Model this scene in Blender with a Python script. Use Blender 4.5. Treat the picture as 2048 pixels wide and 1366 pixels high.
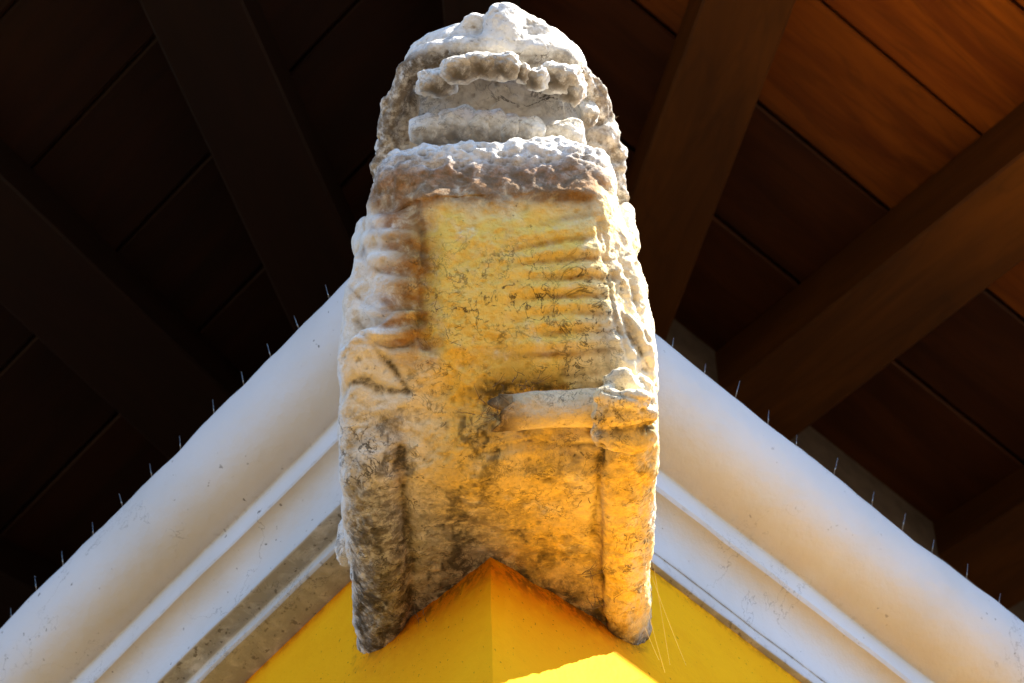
import bpy, bmesh, math, random
import numpy as np
from mathutils import Vector, Matrix

for o in list(bpy.data.objects):
    bpy.data.objects.remove(o, do_unlink=True)
scene = bpy.context.scene
COL = scene.collection
R = math.radians

# ------------------------------------------------------------------ camera
cam_data = bpy.data.cameras.new('camera')
cam = bpy.data.objects.new('camera', cam_data)
COL.objects.link(cam)
scene.camera = cam
cam_data.sensor_width = 36.0
cam_data.lens = 18.0 / math.tan(R(14.0) / 2)
cam_data.clip_start = 0.1
cam_data.clip_end = 400.0
PITCH, ROLL = R(60.0), R(1.3)
fwd = Vector((0, math.cos(PITCH), math.sin(PITCH)))
up0 = Vector((0, -math.sin(PITCH), math.cos(PITCH)))
rt0 = Vector((1, 0, 0))
rgt = rt0 * math.cos(ROLL) - up0 * math.sin(ROLL)
upv = up0 * math.cos(ROLL) + rt0 * math.sin(ROLL)
m = Matrix((rgt, upv, -fwd)).transposed().to_4x4()
m.translation = Vector((0.0328, -2.9221, -4.7793))
cam.matrix_world = m
cam_data.dof.use_dof = True
cam_data.dof.focus_distance = 5.33
cam_data.dof.aperture_fstop = 9.0

# ------------------------------------------------------------------ sky, sun, exposure
SUN_AZ, SUN_EL = R(-30.0), R(45.0)          # azimuth measured from +x towards +y
sdir = Vector((math.cos(SUN_EL) * math.cos(SUN_AZ), math.cos(SUN_EL) * math.sin(SUN_AZ), math.sin(SUN_EL)))
world = bpy.data.worlds.new('World')
scene.world = world
world.use_nodes = True
wn = world.node_tree
bg = wn.nodes['Background']
sky = wn.nodes.new('ShaderNodeTexSky')
sky.sky_type = 'NISHITA'
sky.sun_disc = False
sky.sun_elevation = SUN_EL
sky.sun_rotation = math.pi / 2 - SUN_AZ
sky.air_density = 1.0
sky.dust_density = 0.0
sky.ozone_density = 8.0
sky.altitude = 2500
wn.links.new(sky.outputs[0], bg.inputs[0])
bg.inputs[1].default_value = 0.112
sun_data = bpy.data.lights.new('sun', 'SUN')
sun_data.energy = 5.0
sun_data.angle = R(0.5)
sun_data.color = (1.0, 0.94, 0.84)
sun = bpy.data.objects.new('sun', sun_data)
sun.rotation_euler = sdir.to_track_quat('Z', 'Y').to_euler()
COL.objects.link(sun)
scene.view_settings.view_transform = 'Standard'
scene.view_settings.look = 'None'
scene.view_settings.exposure = 1.85
scene.view_settings.gamma = 1.0
scene.view_settings.use_curve_mapping = False
scene.render.engine = 'CYCLES'
scene.cycles.max_bounces = 10
scene.cycles.diffuse_bounces = 8

# ------------------------------------------------------------------ helpers
def tag(o, label=None, cat=None, group=None, kind=None):
    if label: o['label'] = label
    if cat: o['category'] = cat
    if group: o['group'] = group
    if kind: o['kind'] = kind
    return o

def link(name, mesh, mat=None, parent=None):
    o = bpy.data.objects.new(name, mesh)
    COL.objects.link(o)
    if mat is not None:
        mesh.materials.clear()
        mesh.materials.append(mat)
    if parent is not None:
        o.parent = parent
    return o

def empty(name, loc=(0, 0, 0)):
    o = bpy.data.objects.new(name, None)
    o.empty_display_size = 0.1
    o.location = loc
    COL.objects.link(o)
    return o

def mesh_from(name, verts, faces, smooth=False):
    me = bpy.data.meshes.new(name)
    me.from_pydata([tuple(v) for v in verts], [], [tuple(f) for f in faces])
    me.validate()
    bm = bmesh.new(); bm.from_mesh(me)
    bmesh.ops.recalc_face_normals(bm, faces=bm.faces)
    bm.to_mesh(me); bm.free()
    if smooth:
        me.polygons.foreach_set('use_smooth', [True] * len(me.polygons))
    return me

def tube_mesh(name, pts, radii, n=8):
    pts = [Vector(p) for p in pts]
    vs, fs = [], []
    for i, p in enumerate(pts):
        t = (pts[min(i + 1, len(pts) - 1)] - pts[max(i - 1, 0)]).normalized()
        a = t.cross(Vector((0.31, 0.17, 0.94))).normalized()
        b = t.cross(a)
        r = radii[i] if hasattr(radii, '__len__') else radii
        for k in range(n):
            th = 2 * math.pi * k / n
            vs.append(p + (a * math.cos(th) + b * math.sin(th)) * r)
    for i in range(len(pts) - 1):
        for k in range(n):
            fs.append((i * n + k, i * n + (k + 1) % n, (i + 1) * n + (k + 1) % n, (i + 1) * n + k))
    fs.append(tuple(range(n))[::-1])
    fs.append(tuple(range((len(pts) - 1) * n, len(pts) * n)))
    return mesh_from(name, vs, fs, True)

# ------------------------------------------------------------------ materials
class Nodes:
    def __init__(self, name):
        self.mat = bpy.data.materials.new(name)
        self.mat.use_nodes = True
        self.t = self.mat.node_tree
        self.b = self.t.nodes['Principled BSDF']
        self.b.inputs['Specular IOR Level'].default_value = 0.25
        self.tc = self.t.nodes.new('ShaderNodeTexCoord')
    def n(self, kind, **kw):
        nd = self.t.nodes.new(kind)
        for k, v in kw.items(): setattr(nd, k, v)
        return nd
    def l(self, a, b): self.t.links.new(a, b)
    def noise(self, scale, detail=4, rough=0.55, dist=0.0, vec=None):
        nd = self.n('ShaderNodeTexNoise')
        nd.inputs['Scale'].default_value = scale
        nd.inputs['Detail'].default_value = detail
        nd.inputs['Roughness'].default_value = rough
        nd.inputs['Distortion'].default_value = dist
        self.l(vec if vec is not None else self.tc.outputs['Object'], nd.inputs['Vector'])
        return nd.outputs['Fac']
    def ramp(self, src, p0, p1, invert=False):
        nd = self.n('ShaderNodeMapRange', interpolation_type='SMOOTHSTEP')
        nd.inputs['From Min'].default_value = p0
        nd.inputs['From Max'].default_value = p1
        nd.inputs['To Min'].default_value = 1.0 if invert else 0.0
        nd.inputs['To Max'].default_value = 0.0 if invert else 1.0
        self.l(src, nd.inputs['Value'])
        return nd.outputs['Result']
    def math(self, op, a, b=None):
        nd = self.n('ShaderNodeMath', operation=op)
        for i, v in enumerate((a, b)):
            if v is None: continue
            if isinstance(v, (int, float)): nd.inputs[i].default_value = v
            else: self.l(v, nd.inputs[i])
        return nd.outputs[0]
    def mix(self, fac, a, b, mode='MIX'):
        nd = self.n('ShaderNodeMix', data_type='RGBA', blend_type=mode)
        if isinstance(fac, (int, float)): nd.inputs[0].default_value = fac
        else: self.l(fac, nd.inputs[0])
        for i, v in ((6, a), (7, b)):
            if isinstance(v, tuple): nd.inputs[i].default_value = v + (1.0,) if len(v) == 3 else v
            else: self.l(v, nd.inputs[i])
        return nd.outputs[2]
    def mapping(self, scale=(1, 1, 1), rot=(0, 0, 0)):
        nd = self.n('ShaderNodeMapping')
        nd.inputs['Scale'].default_value = scale
        nd.inputs['Rotation'].default_value = rot
        self.l(self.tc.outputs['Object'], nd.inputs['Vector'])
        return nd.outputs[0]
    def attr(self, name):
        return self.n('ShaderNodeAttribute', attribute_name=name).outputs['Fac']
    def line(self, src, w0, w1):             # 1 along the 0.5 contour of a noise
        return self.ramp(self.math('ABSOLUTE', self.math('SUBTRACT', src, 0.5)), w0, w1, True)
    def bump(self, h, strength, dist, prev=None):
        nd = self.n('ShaderNodeBump')
        nd.inputs['Strength'].default_value = strength
        nd.inputs['Distance'].default_value = dist
        self.l(h, nd.inputs['Height'])
        if prev is not None: self.l(prev, nd.inputs['Normal'])
        return nd.outputs[0]
    def done(self, color, rough=0.8, normal=None):
        self.l(color, self.b.inputs['Base Color'])
        if isinstance(rough, (int, float)): self.b.inputs['Roughness'].default_value = rough
        else: self.l(rough, self.b.inputs['Roughness'])
        if normal is not None: self.l(normal, self.b.inputs['Normal'])
        return self.mat

def mat_statue():
    N = Nodes('weathered_limewash')
    N.b.inputs['Specular IOR Level'].default_value = 0.10
    base = N.mix(N.ramp(N.noise(9, 5), 0.35, 0.7), (0.88, 0.85, 0.79), (0.80, 0.75, 0.65))
    base = N.mix(N.math('MULTIPLY', N.ramp(N.noise(45, 5, 0.6), 0.45, 0.65), 0.30), base, (0.58, 0.52, 0.42))
    mot = N.math('MULTIPLY', N.ramp(N.noise(75, 6, 0.7, 0.3), 0.42, 0.62), N.ramp(N.noise(14, 4, 0.6), 0.35, 0.65))
    # ochre staining plus painted bounce light where the attribute and a blotchy noise agree
    och = N.math('MULTIPLY', N.attr('ochre_bounce'), N.ramp(N.noise(22, 6, 0.6, 0.4), 0.16, 0.46))
    base = N.mix(N.math('MULTIPLY', och, 0.84), base, (0.90, 0.60, 0.035))
    st = N.math('MULTIPLY', N.attr('stain_shade'), N.ramp(N.noise(38, 5, 0.65, 0.6), 0.20, 0.54))
    base = N.mix(N.math('MULTIPLY', st, 0.85), base, (0.27, 0.10, 0.012))
    base = N.mix(N.math('MULTIPLY', mot, 0.30), base, (0.60, 0.50, 0.36))
    # brown crust
    cr = N.math('MULTIPLY', N.attr('crust'), N.ramp(N.noise(60, 6, 0.7), 0.36, 0.58))
    base = N.mix(N.math('MULTIPLY', cr, 0.85), base, (0.16, 0.115, 0.068))
    # fine root-like dark threads
    v1 = N.line(N.noise(15, 6, 0.6, 0.6), 0.003, 0.019)
    v2 = N.line(N.noise(41, 5, 0.6, 0.7), 0.004, 0.026)
    msk = N.ramp(N.noise(6, 5, 0.65), 0.38, 0.66)
    msk2 = N.ramp(N.noise(11.7, 5, 0.65), 0.40, 0.66)
    vein = N.math('MAXIMUM', N.math('MULTIPLY', v1, msk), N.math('MULTIPLY', v2, msk2))
    v3 = N.math('MULTIPLY', N.line(N.noise(88, 4, 0.6, 0.5), 0.004, 0.026), N.ramp(N.noise(19, 5, 0.65), 0.46, 0.68))
    frag = N.ramp(N.noise(58, 4, 0.65), 0.36, 0.52)
    vein = N.math('MULTIPLY', vein, frag)
    vein = N.math('MULTIPLY', N.math('MAXIMUM', vein, N.math('MULTIPLY', v3, 0.8)), N.attr('veins'))
    sp = N.math('MAXIMUM', N.ramp(N.noise(120, 3, 0.6), 0.66, 0.74), N.math('MULTIPLY', N.attr('veins'), N.ramp(N.noise(70, 5, 0.75), 0.615, 0.68)))
    soot_shade = N.math('MULTIPLY', N.attr('soot_shade'), N.ramp(N.noise(48, 6, 0.72, 0.5), 0.34, 0.56))
    dark = N.math('MAXIMUM', N.math('MAXIMUM', vein, N.math('MULTIPLY', sp, 0.6)), soot_shade)
    base = N.mix(N.math('MULTIPLY', dark, 0.9), base, (0.055, 0.042, 0.025))
    h = N.math('ADD', N.noise(70, 6, 0.65), N.math('MULTIPLY', N.noise(19, 3), 1.2))
    h = N.math('ADD', h, N.math('MULTIPLY', N.noise(150, 3, 0.6), 0.35))
    nrm = N.bump(h, 0.8, 0.007)
    nrm = N.bump(dark, 0.3, 0.002, nrm)
    return N.done(base, 0.82, nrm)

def mat_cornice():
    N = Nodes('white_masonry_paint')
    base = N.mix(N.ramp(N.noise(3.2, 4), 0.35, 0.7), (0.68, 0.68, 0.68), (0.58, 0.575, 0.555))
    w = N.math('MULTIPLY', N.attr('tan_bounce'), N.ramp(N.noise(11, 5, 0.6, 0.4), 0.1, 0.6))
    base = N.mix(N.math('MULTIPLY', w, 0.75), base, (0.60, 0.47, 0.32))  # warm bounce light painted tan on the downward faces
    g = N.math('MULTIPLY', N.attr('grime'), N.ramp(N.noise(30, 6, 0.68, 0.5), 0.22, 0.58))
    base = N.mix(N.math('MULTIPLY', g, 0.85), base, (0.25, 0.235, 0.20))
    g2 = N.math('MULTIPLY', N.attr('grime'), N.ramp(N.noise(85, 4, 0.6), 0.58, 0.66))
    sp = N.math('MULTIPLY', N.ramp(N.noise(95, 2, 0.5), 0.71, 0.75), N.ramp(N.noise(4.5, 3), 0.42, 0.58))
    sm = N.math('MULTIPLY', N.line(N.noise(20, 3, 0.6, 1.0), 0.003, 0.012), N.ramp(N.noise(7, 3), 0.62, 0.7))
    hc = N.math('MULTIPLY', N.line(N.noise(5.5, 6, 0.62, 0.3), 0.0006, 0.0036), N.ramp(N.noise(2.7, 3), 0.46, 0.58))
    sm = N.math('MAXIMUM', sm, hc)
    d = N.math('MAXIMUM', N.math('MAXIMUM', sp, g2), N.math('MULTIPLY', sm, 0.5))
    base = N.mix(N.math('MULTIPLY', d, 0.8), base, (0.10, 0.085, 0.065))
    nrm = N.bump(N.math('ADD', N.noise(55, 5, 0.6), N.math('MULTIPLY', N.noise(9, 3), 2.0)), 0.28, 0.006)
    return N.done(base, 0.6, nrm)

def mat_wall():
    N = Nodes('yellow_wall_paint')
    N.b.inputs['Specular IOR Level'].default_value = 0.04
    base = N.mix(N.ramp(N.noise(2.5, 4), 0.35, 0.7), (0.96, 0.48, 0.007), (0.92, 0.42, 0.005))
    base = N.mix(N.math('MULTIPLY', N.ramp(N.noise(26, 5, 0.6), 0.45, 0.7), 0.25), base, (0.85, 0.34, 0.004))
    st = N.math('MULTIPLY', N.attr('stain_shade'), N.ramp(N.noise(40, 5, 0.6, 0.4), 0.15, 0.6))
    base = N.mix(N.math('MULTIPLY', st, 0.8), base, (0.74, 0.19, 0.003))
    sp = N.math('MULTIPLY', N.ramp(N.noise(190, 2, 0.5), 0.67, 0.73), N.ramp(N.noise(6, 4), 0.35, 0.56))
    so = N.math('MULTIPLY', N.attr('soot_shade'), N.ramp(N.noise(60, 5, 0.7), 0.44, 0.6))
    d = N.math('MAXIMUM', sp, so)
    base = N.mix(N.math('MULTIPLY', d, 0.7), base, (0.12, 0.06, 0.012))
    nrm = N.bump(N.math('ADD', N.noise(60, 5, 0.6), N.math('MULTIPLY', N.noise(8, 3), 1.5)), 0.22, 0.005)
    return N.done(base, 0.62, nrm)

def mat_wood(name, c0, c1, c2):
    N = Nodes(name)
    oi = N.n('ShaderNodeObjectInfo')
    add = N.n('ShaderNodeVectorMath', operation='ADD')
    sc = N.n('ShaderNodeVectorMath', operation='SCALE')
    cmb = N.n('ShaderNodeCombineXYZ')
    for i in range(3): N.l(oi.outputs['Random'], cmb.inputs[i])
    N.l(cmb.outputs[0], sc.inputs[0]); sc.inputs['Scale'].default_value = 37.0
    N.l(N.mapping((1.4, 9.0, 9.0)), add.inputs[0]); N.l(sc.outputs[0], add.inputs[1])
    v = add.outputs[0]
    g = N.noise(1.6, 6, 0.6, 0.7, v)
    base = N.mix(N.ramp(g, 0.3, 0.7), c0, c1)
    base = N.mix(N.math('MULTIPLY', N.line(N.noise(1.1, 3, 0.5, 2.2, v), 0.0, 0.05), 0.22), base, c2)
    base = N.mix(N.math('MULTIPLY', oi.outputs['Random'], 0.35), base, c2)
    nrm = N.bump(N.noise(5.0, 5, 0.6, 0.8, v), 0.25, 0.004)
    return N.done(base, 0.55, nrm)

def mat_plain(name, c, rough=0.7, metal=0.0, scale=30.0):
    N = Nodes(name)
    N.b.inputs['Metallic'].default_value = metal
    base = N.mix(N.ramp(N.noise(scale, 4), 0.3, 0.7), c, tuple(x * 0.72 for x in c))
    return N.done(base, rough, N.bump(N.noise(scale * 2, 4), 0.2, 0.003))

M_STATUE = mat_statue()
M_CORN = mat_cornice()
M_WALL = mat_wall()
M_BOARD = mat_wood('stained_board', (0.27, 0.078, 0.005), (0.12, 0.027, 0.003), (0.03, 0.009, 0.002))
M_RAFTER = mat_wood('stained_rafter', (0.13, 0.045, 0.005), (0.075, 0.026, 0.004), (0.028, 0.010, 0.003))
M_BOARD_SHADED = mat_wood('shaded_board', (0.026, 0.007, 0.002), (0.014, 0.004, 0.0015), (0.007, 0.003, 0.0015))  # darker copy of the board wood, left slope's shade put into the colour
M_BOARD_HALF_SHADED = mat_wood('half_shaded_board', (0.085, 0.024, 0.004), (0.045, 0.012, 0.0025), (0.016, 0.005, 0.002))  # in-between copy, shade towards the wall painted into the inner right boards
M_RAFTER_SHADED = mat_wood('shaded_rafter', (0.016, 0.0055, 0.0025), (0.011, 0.004, 0.002), (0.006, 0.0025, 0.0015))  # darker copy of the rafter wood, painted shade for left and hip rafters
M_UPPER = mat_plain('upper_plaster', (0.17, 0.14, 0.12), 0.85)
M_DECK = mat_plain('roof_tile_clay', (0.22, 0.10, 0.06), 0.8)
M_STEEL = mat_plain('galvanised_wire', (0.62, 0.62, 0.60), 0.45, 0.3)
M_WEB = mat_plain('spider_silk', (0.85, 0.82, 0.75), 0.4)
M_GROUND = mat_plain('sandy_paving', (0.135, 0.094, 0.047), 0.9, 0.0, 3.0)

# ------------------------------------------------------------------ ground
gm = mesh_from('ground', [(-150, -150, -6.4), (150, -150, -6.4), (150, 150, -6.4), (-150, 150, -6.4)], [(0, 1, 2, 3)])
tag(link('ground', gm, M_GROUND), kind='structure')

# ------------------------------------------------------------------ numpy noise
_rng = np.random.default_rng(11)
_perm = _rng.permutation(256)
_perm = np.concatenate([_perm, _perm, _perm])
_val = _rng.random(256) * 2 - 1
def vnoise(Q):
    i = np.floor(Q).astype(int); f = Q - i
    f = f * f * f * (f * (f * 6 - 15) + 10)
    i &= 255
    out = 0
    for dx in (0, 1):
        wx = f[:, 0] if dx else 1 - f[:, 0]
        for dy in (0, 1):
            wy = f[:, 1] if dy else 1 - f[:, 1]
            for dz in (0, 1):
                wz = f[:, 2] if dz else 1 - f[:, 2]
                h = _perm[_perm[_perm[i[:, 0] + dx] + i[:, 1] + dy] + i[:, 2] + dz]
                out = out + wx * wy * wz * _val[h]
    return out
def fbm(Q, scale, octaves=4, gain=0.5, off=0.0):
    s, a, f = 0, 1.0, scale
    for k in range(octaves):
        s = s + a * vnoise(Q * f + off + 17.3 * k); a *= gain; f *= 2.03
    return s

# ------------------------------------------------------------------ walls
TR, TL = R(43.0), R(47.0)
dR = Vector((math.cos(TR), math.sin(TR), 0)); nR = Vector((math.sin(TR), -math.cos(TR), 0))
dL = Vector((-math.cos(TL), math.sin(TL), 0)); nL = Vector((-math.sin(TL), -math.cos(TL), 0))
def corner(a, b):                            # plan point at distance a off the right wall, b off the left wall
    det = nR.x * nL.y - nR.y * nL.x
    return Vector(((a * nL.y - b * nR.y) / det, (nR.x * b - nL.x * a) / det, 0))
def wall_pt(side, d, s, z):
    n, dd = (nR, dR) if side > 0 else (nL, dL)
    return n * d + dd * s + Vector((0, 0, z))

def set_attr(me, name, arr):
    at = me.attributes.new(name, 'FLOAT', 'POINT')
    at.data.foreach_set('value', np.clip(np.asarray(arr, dtype=np.float32), 0, 1))

def coords(me):
    c = np.empty(len(me.vertices) * 3, dtype=np.float32)
    me.vertices.foreach_get('co', c)
    return c.reshape(-1, 3).astype(float)

def build_wall():
    # one sheet folded round the corner, fine near the statue, running down to the ground, 0.3 m thick
    cols = [(-1, s) for s in list(np.linspace(6.0, 1.2, 5)) + list(np.arange(1.1, 0.02, -0.02))] + [(0, 0)] \
         + [(1, s) for s in list(np.arange(0.02, 1.11, 0.02)) + list(np.linspace(1.2, 6.0, 5))]
    rows = [-6.4, -4.5, -3.0, -2.0, -1.4] + list(np.arange(-1.1, 0.021, 0.02)) + [0.3]
    vs, fs = [], []
    for z in rows:
        for sd, s in cols:
            if sd == 0: p = Vector((0, 0.0015, z))
            else: p = wall_pt(sd, 0, s, z)
            vs.append(p)
    W = len(cols)
    for j in range(len(rows) - 1):
        for i in range(W - 1):
            fs.append((j * W + i, j * W + i + 1, (j + 1) * W + i + 1, (j + 1) * W + i))
    base = len(vs)
    inner = corner(-0.3, -0.3)
    outl = [dL * 6.0 - nL * 0.3, inner, dR * 6.0 - nR * 0.3]
    for z in (-6.4, 0.3):
        for p in outl: vs.append(Vector((p.x, p.y, z)))
    b, t = base, base + 3
    fs += [(b, b + 1, t + 1, t), (b + 1, b + 2, t + 2, t + 1)]
    top = (len(rows) - 1) * W
    mid = cols.index((0, 0))
    fs.append(tuple(top + i for i in range(0, mid + 1)) + (t + 1, t))
    fs.append(tuple(top + i for i in range(mid, W)) + (t + 2, t + 1))
    fs += [(0, b, t, top), (W - 1, b + 2, t + 2, top + W - 1)]
    me = mesh_from('yellow_wall', vs, fs)
    c = coords(me)
    front = np.zeros(len(c)); front[:base] = 1
    am = np.arange(len(c))
    # slight hand-plastered waviness
    wob = fbm(c, 3.0, 3) * 0.002 * front * (c[:, 2] < -0.02)
    nn = np.where(c[:, :1] > 0, np.array(nR)[None], np.array(nL)[None])
    c2 = c + nn * wob[:, None]
    me.vertices.foreach_set('co', c2.astype(np.float32).ravel())
    # orange staining plus painted contact shade under the cornice and round the statue's foot
    zl = np.where(c[:, 0] > 0, 0.0, 0.0)
    edge_tint = np.exp(-np.maximum(0, -c[:, 2]) / 0.016) * (c[:, 0] < 0) + 0.35 * np.exp(-np.maximum(0, -c[:, 2]) / 0.012) * (c[:, 0] > 0)
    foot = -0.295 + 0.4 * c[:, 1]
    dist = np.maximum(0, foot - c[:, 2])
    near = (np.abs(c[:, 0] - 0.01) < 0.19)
    foot_tint = np.exp(-(dist / 0.05) ** 1.5) * near * np.clip((0.2 - np.abs(c[:, 0] - 0.01)) / 0.05, 0, 1)
    set_attr(me, 'stain_shade', front * np.maximum(edge_tint, foot_tint))
    set_attr(me, 'soot_shade', front * np.maximum(np.exp(-dist / 0.012) * near, 0.6 * np.exp(-np.maximum(0, -c[:, 2]) / 0.006)))
    return link('yellow_wall', me, M_WALL)
tag(build_wall(), 'bright yellow painted house wall folding round the corner below the white statue', 'wall')

# ------------------------------------------------------------------ cornices
#              right d, left d, z, grime, painted tan bounce  (profile of the moulding, from the wall face outwards and up)
def profile():
    pts = []
    def add(r, l, z, g=0.0, w=0.0): pts.append((r, l, z, g, w))
    add(0.000, 0.000, 0.0000, 0.9, 0.5)
    add(0.006, 0.025, 0.0000, 0.8, 0.6)
    add(0.0085, 0.046, 0.0005, 0.7, 0.5)
    add(0.0095, 0.050, 0.004, 0.25, 0)
    add(0.010, 0.0505, 0.021, 0.15, 0)
    add(0.0105, 0.0515, 0.024, 0.5, 0)
    add(0.0110, 0.055, 0.0245, 0.95, 0)
    add(0.0120, 0.078, 0.0245, 0.95, 0)
    add(0.0125, 0.081, 0.026, 0.3, 0)
    # cove: upright at first, bending outwards under the fillet
    for k in range(1, 13):
        a = k / 12 * math.pi / 2
        x = 0.045 * (1 - math.cos(a)); z = 0.068 * math.sin(a)
        add(0.0125 + x, 0.081 + x * 0.93, 0.026 + z, 0.0, 0.55 * (k / 12) ** 2)
    add(0.0585, 0.124, 0.096, 0.25, 0)
    add(0.0615, 0.1255, 0.099, 0, 0)
    add(0.0630, 0.1265, 0.134, 0, 0)
    add(0.0645, 0.128, 0.139, 0.15, 0)
    add(0.0670, 0.130, 0.1405, 0.2, 0.7)
    # great ovolo: flat underside curving up to an upright lip
    for k in range(1, 25):
        a = k / 24 * math.pi / 2
        x = math.sin(a) ** 0.8; z = 1 - math.cos(a)
        add(0.067 + 0.1075 * x, 0.130 + 0.092 * x, 0.1405 + 0.105 * z ** 0.95, 0.0, 0.6 * max(0, 1 - k / 12))
    add(0.1747, 0.2222, 0.252, 0.1, 0)
    add(0.1720, 0.2195, 0.2575, 0.45, 0)
    add(0.1640, 0.2115, 0.2595, 0.3, 0)
    add(-0.24, -0.24, 0.2600, 0, 0)
    return pts
PROF = profile()

def build_cornice(side):
    length = 6.0
    n, dd = (nR, dR) if side > 0 else (nL, dL)
    stations = [0.0] + list(np.arange(0.012, 1.45, 0.012)) + [1.7, 2.5, 4.0, length]
    vs, g, w = [], [], []
    for s in stations:
        for (r, l, z, gr, wa) in PROF:
            d = r if side > 0 else l
            c = corner(r, l)
            s0 = c.dot(dd)
            p = n * d + dd * (s0 + (length - s0) * (s / length)) + Vector((0, 0, z))
            vs.append(p); g.append(gr); w.append(wa)
    P_ = len(PROF)
    fs = []
    for j in range(len(stations) - 1):
        for i in range(P_ - 1):
            fs.append((j * P_ + i, j * P_ + i + 1, (j + 1) * P_ + i + 1, (j + 1) * P_ + i))
    fs.append(tuple(range(P_))); fs.append(tuple((len(stations) - 1) * P_ + i for i in range(P_)))
    me = mesh_from('cornice', vs, fs)
    me.polygons.foreach_set('use_smooth', [len(p.vertices) == 4 for p in me.polygons])
    c = coords(me)
    k = fbm(c * np.array([1, 1, 2.0]), 7.0, 4)
    k2 = fbm(c, 2.2, 2, off=5.0)
    nn = np.array(n)[None]
    c2 = c + nn * (k * 0.0016 + k2 * 0.0010)[:, None] * (c @ np.array(n) > 0.004)[:, None]
    lip = np.clip((c[:, 2] - 0.235) / 0.02, 0, 1) * (c @ np.array(n) > 0.1)
    c2[:, 2] += lip * (fbm(c, 13.0, 4, off=3.0) * 0.0058 + fbm(c, 3.0, 2, off=9.0) * 0.002 - 0.008 * np.clip(fbm(c, 9.0, 2, off=51.0) - 0.55, 0, 1))
    me.vertices.foreach_set('co', c2.astype(np.float32).ravel())
    set_attr(me, 'grime', np.array(g)); set_attr(me, 'tan_bounce', np.array(w) * (1.0 if side > 0 else 0.5))
    try:
        me.set_sharp_from_angle(angle=R(32))
    except Exception:
        pass
    return link('cornice', me, M_CORN)
corn_r = tag(build_cornice(1), 'white moulded cornice running down to the right from behind the statue, tan underneath', 'cornice', 'cornices meeting at the statue')
corn_l = tag(build_cornice(-1), 'white moulded cornice running down to the left from behind the statue, with a grimy grey recess', 'cornice', 'cornices meeting at the statue')

# bird spikes stand in a row along each top edge
rs = random.Random(4)
def spikes(parent, side, svals):
    n, dd = (nR, dR) if side > 0 else (nL, dL)
    first = None
    for s in svals:
        lean = rs.uniform(0.15, 0.34); h = rs.uniform(0.034, 0.048)
        if first is None:
            first = tube_mesh('spike', [(0, 0, -0.012), (0, 0, 0.5), (0, 0, 1.0)], [0.0009, 0.0007, 0.0005], 6)
        o = link('spike', first, None, parent)
        if not first.materials: first.materials.append(M_STEEL)
        d = 0.166 if side > 0 else 0.2135
        ax = (Vector((0, 0, 1)) + n * lean + dd * rs.uniform(-0.06, 0.06)).normalized()
        mt = ax.to_track_quat('Z', 'Y').to_matrix().to_4x4() @ Matrix.Diagonal((1, 1, h, 1))
        mt.translation = n * d + dd * s + Vector((0, 0, 0.257))
        o.matrix_world = mt
spikes(corn_r, 1, [0.1943, 0.2566, 0.3145, 0.3797, 0.4355, 0.5075, 0.5842, 0.6454, 0.7049, 0.7762, 0.8418])
spikes(corn_l, -1, [0.0893, 0.1534, 0.2148, 0.2745, 0.3401, 0.4151, 0.4775, 0.5425, 0.6104, 0.6788, 0.7397, 0.7987])

# ------------------------------------------------------------------ upper wall behind the cornice
def build_upper():
    a, b = -0.22, -0.22
    oc, ic = corner(a, b), corner(a - 0.2, b - 0.2)
    pl = [oc + dL * 6.0, oc, oc + dR * 6.0, ic + dR * 6.0, ic, ic + dL * 6.0]
    vs = [Vector((p.x, p.y, z)) for z in (0.2, 1.46) for p in pl]
    fs = [(i, (i + 1) % 6, 6 + (i + 1) % 6, 6 + i) for i in range(6)] + [(0, 1, 4, 5), (1, 2, 3, 4), (6, 7, 10, 11), (7, 8, 9, 10)]
    return link('upper_wall', mesh_from('upper_wall', vs, fs), M_UPPER)
tag(build_upper(), 'dim brown plastered wall between the rafters behind the white cornices', 'wall')

# ------------------------------------------------------------------ timber roof
ZB, SL, DE = 1.30, 0.30, 1.084               # underside of the boards: z = ZB - SL * d, out to the eave at d = DE
roof = tag(empty('timber_roof', (0, 0, ZB)), 'dark stained timber roof with boards and fanned rafters above the statue', 'roof')
bpy.context.view_layer.update()
def rp(side, d, s, off=0.0):
    return wall_pt(side, d, s, ZB - SL * d + off)
def prism(name, quad_bot, quad_top, mat, parent):
    # local x runs along the piece so that the grain follows it
    q = [Vector(v) for v in quad_bot + quad_top]
    o0 = sum(q, Vector()) / 8
    ax = ((q[1] + q[2]) - (q[0] + q[3])).normalized()
    nz = (q[1] - q[0]).cross(q[3] - q[0]).normalized()
    ay = nz.cross(ax).normalized()
    Mx = Matrix((ax, ay, ax.cross(ay))).transposed().to_4x4()
    Mx.translation = o0
    inv = Mx.inverted()
    me = mesh_from(name, [inv @ v for v in q], [(0, 1, 2, 3), (4, 5, 6, 7), (0, 1, 5, 4), (1, 2, 6, 5), (2, 3, 7, 6), (3, 0, 4, 7)])
    bm = bmesh.new(); bm.from_mesh(me)
    bmesh.ops.bevel(bm, geom=list(bm.edges), offset=0.004, segments=1, affect='EDGES')
    bm.to_mesh(me); bm.free()
    o = link(name, me, mat, parent)
    o.matrix_world = Mx
    o.matrix_parent_inverse = Matrix.Translation(-roof.location)
    o.matrix_world = Mx
    return o
def hip_s(side, d):                          # where a line at distance d off one wall meets the hip
    return corner(d, d).dot(dR if side > 0 else dL)
rb = random.Random(8)
edges = [1.084, 0.866, 0.648, 0.430, 0.212, -0.008, -0.24, -0.5, -0.8, -1.2]
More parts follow.
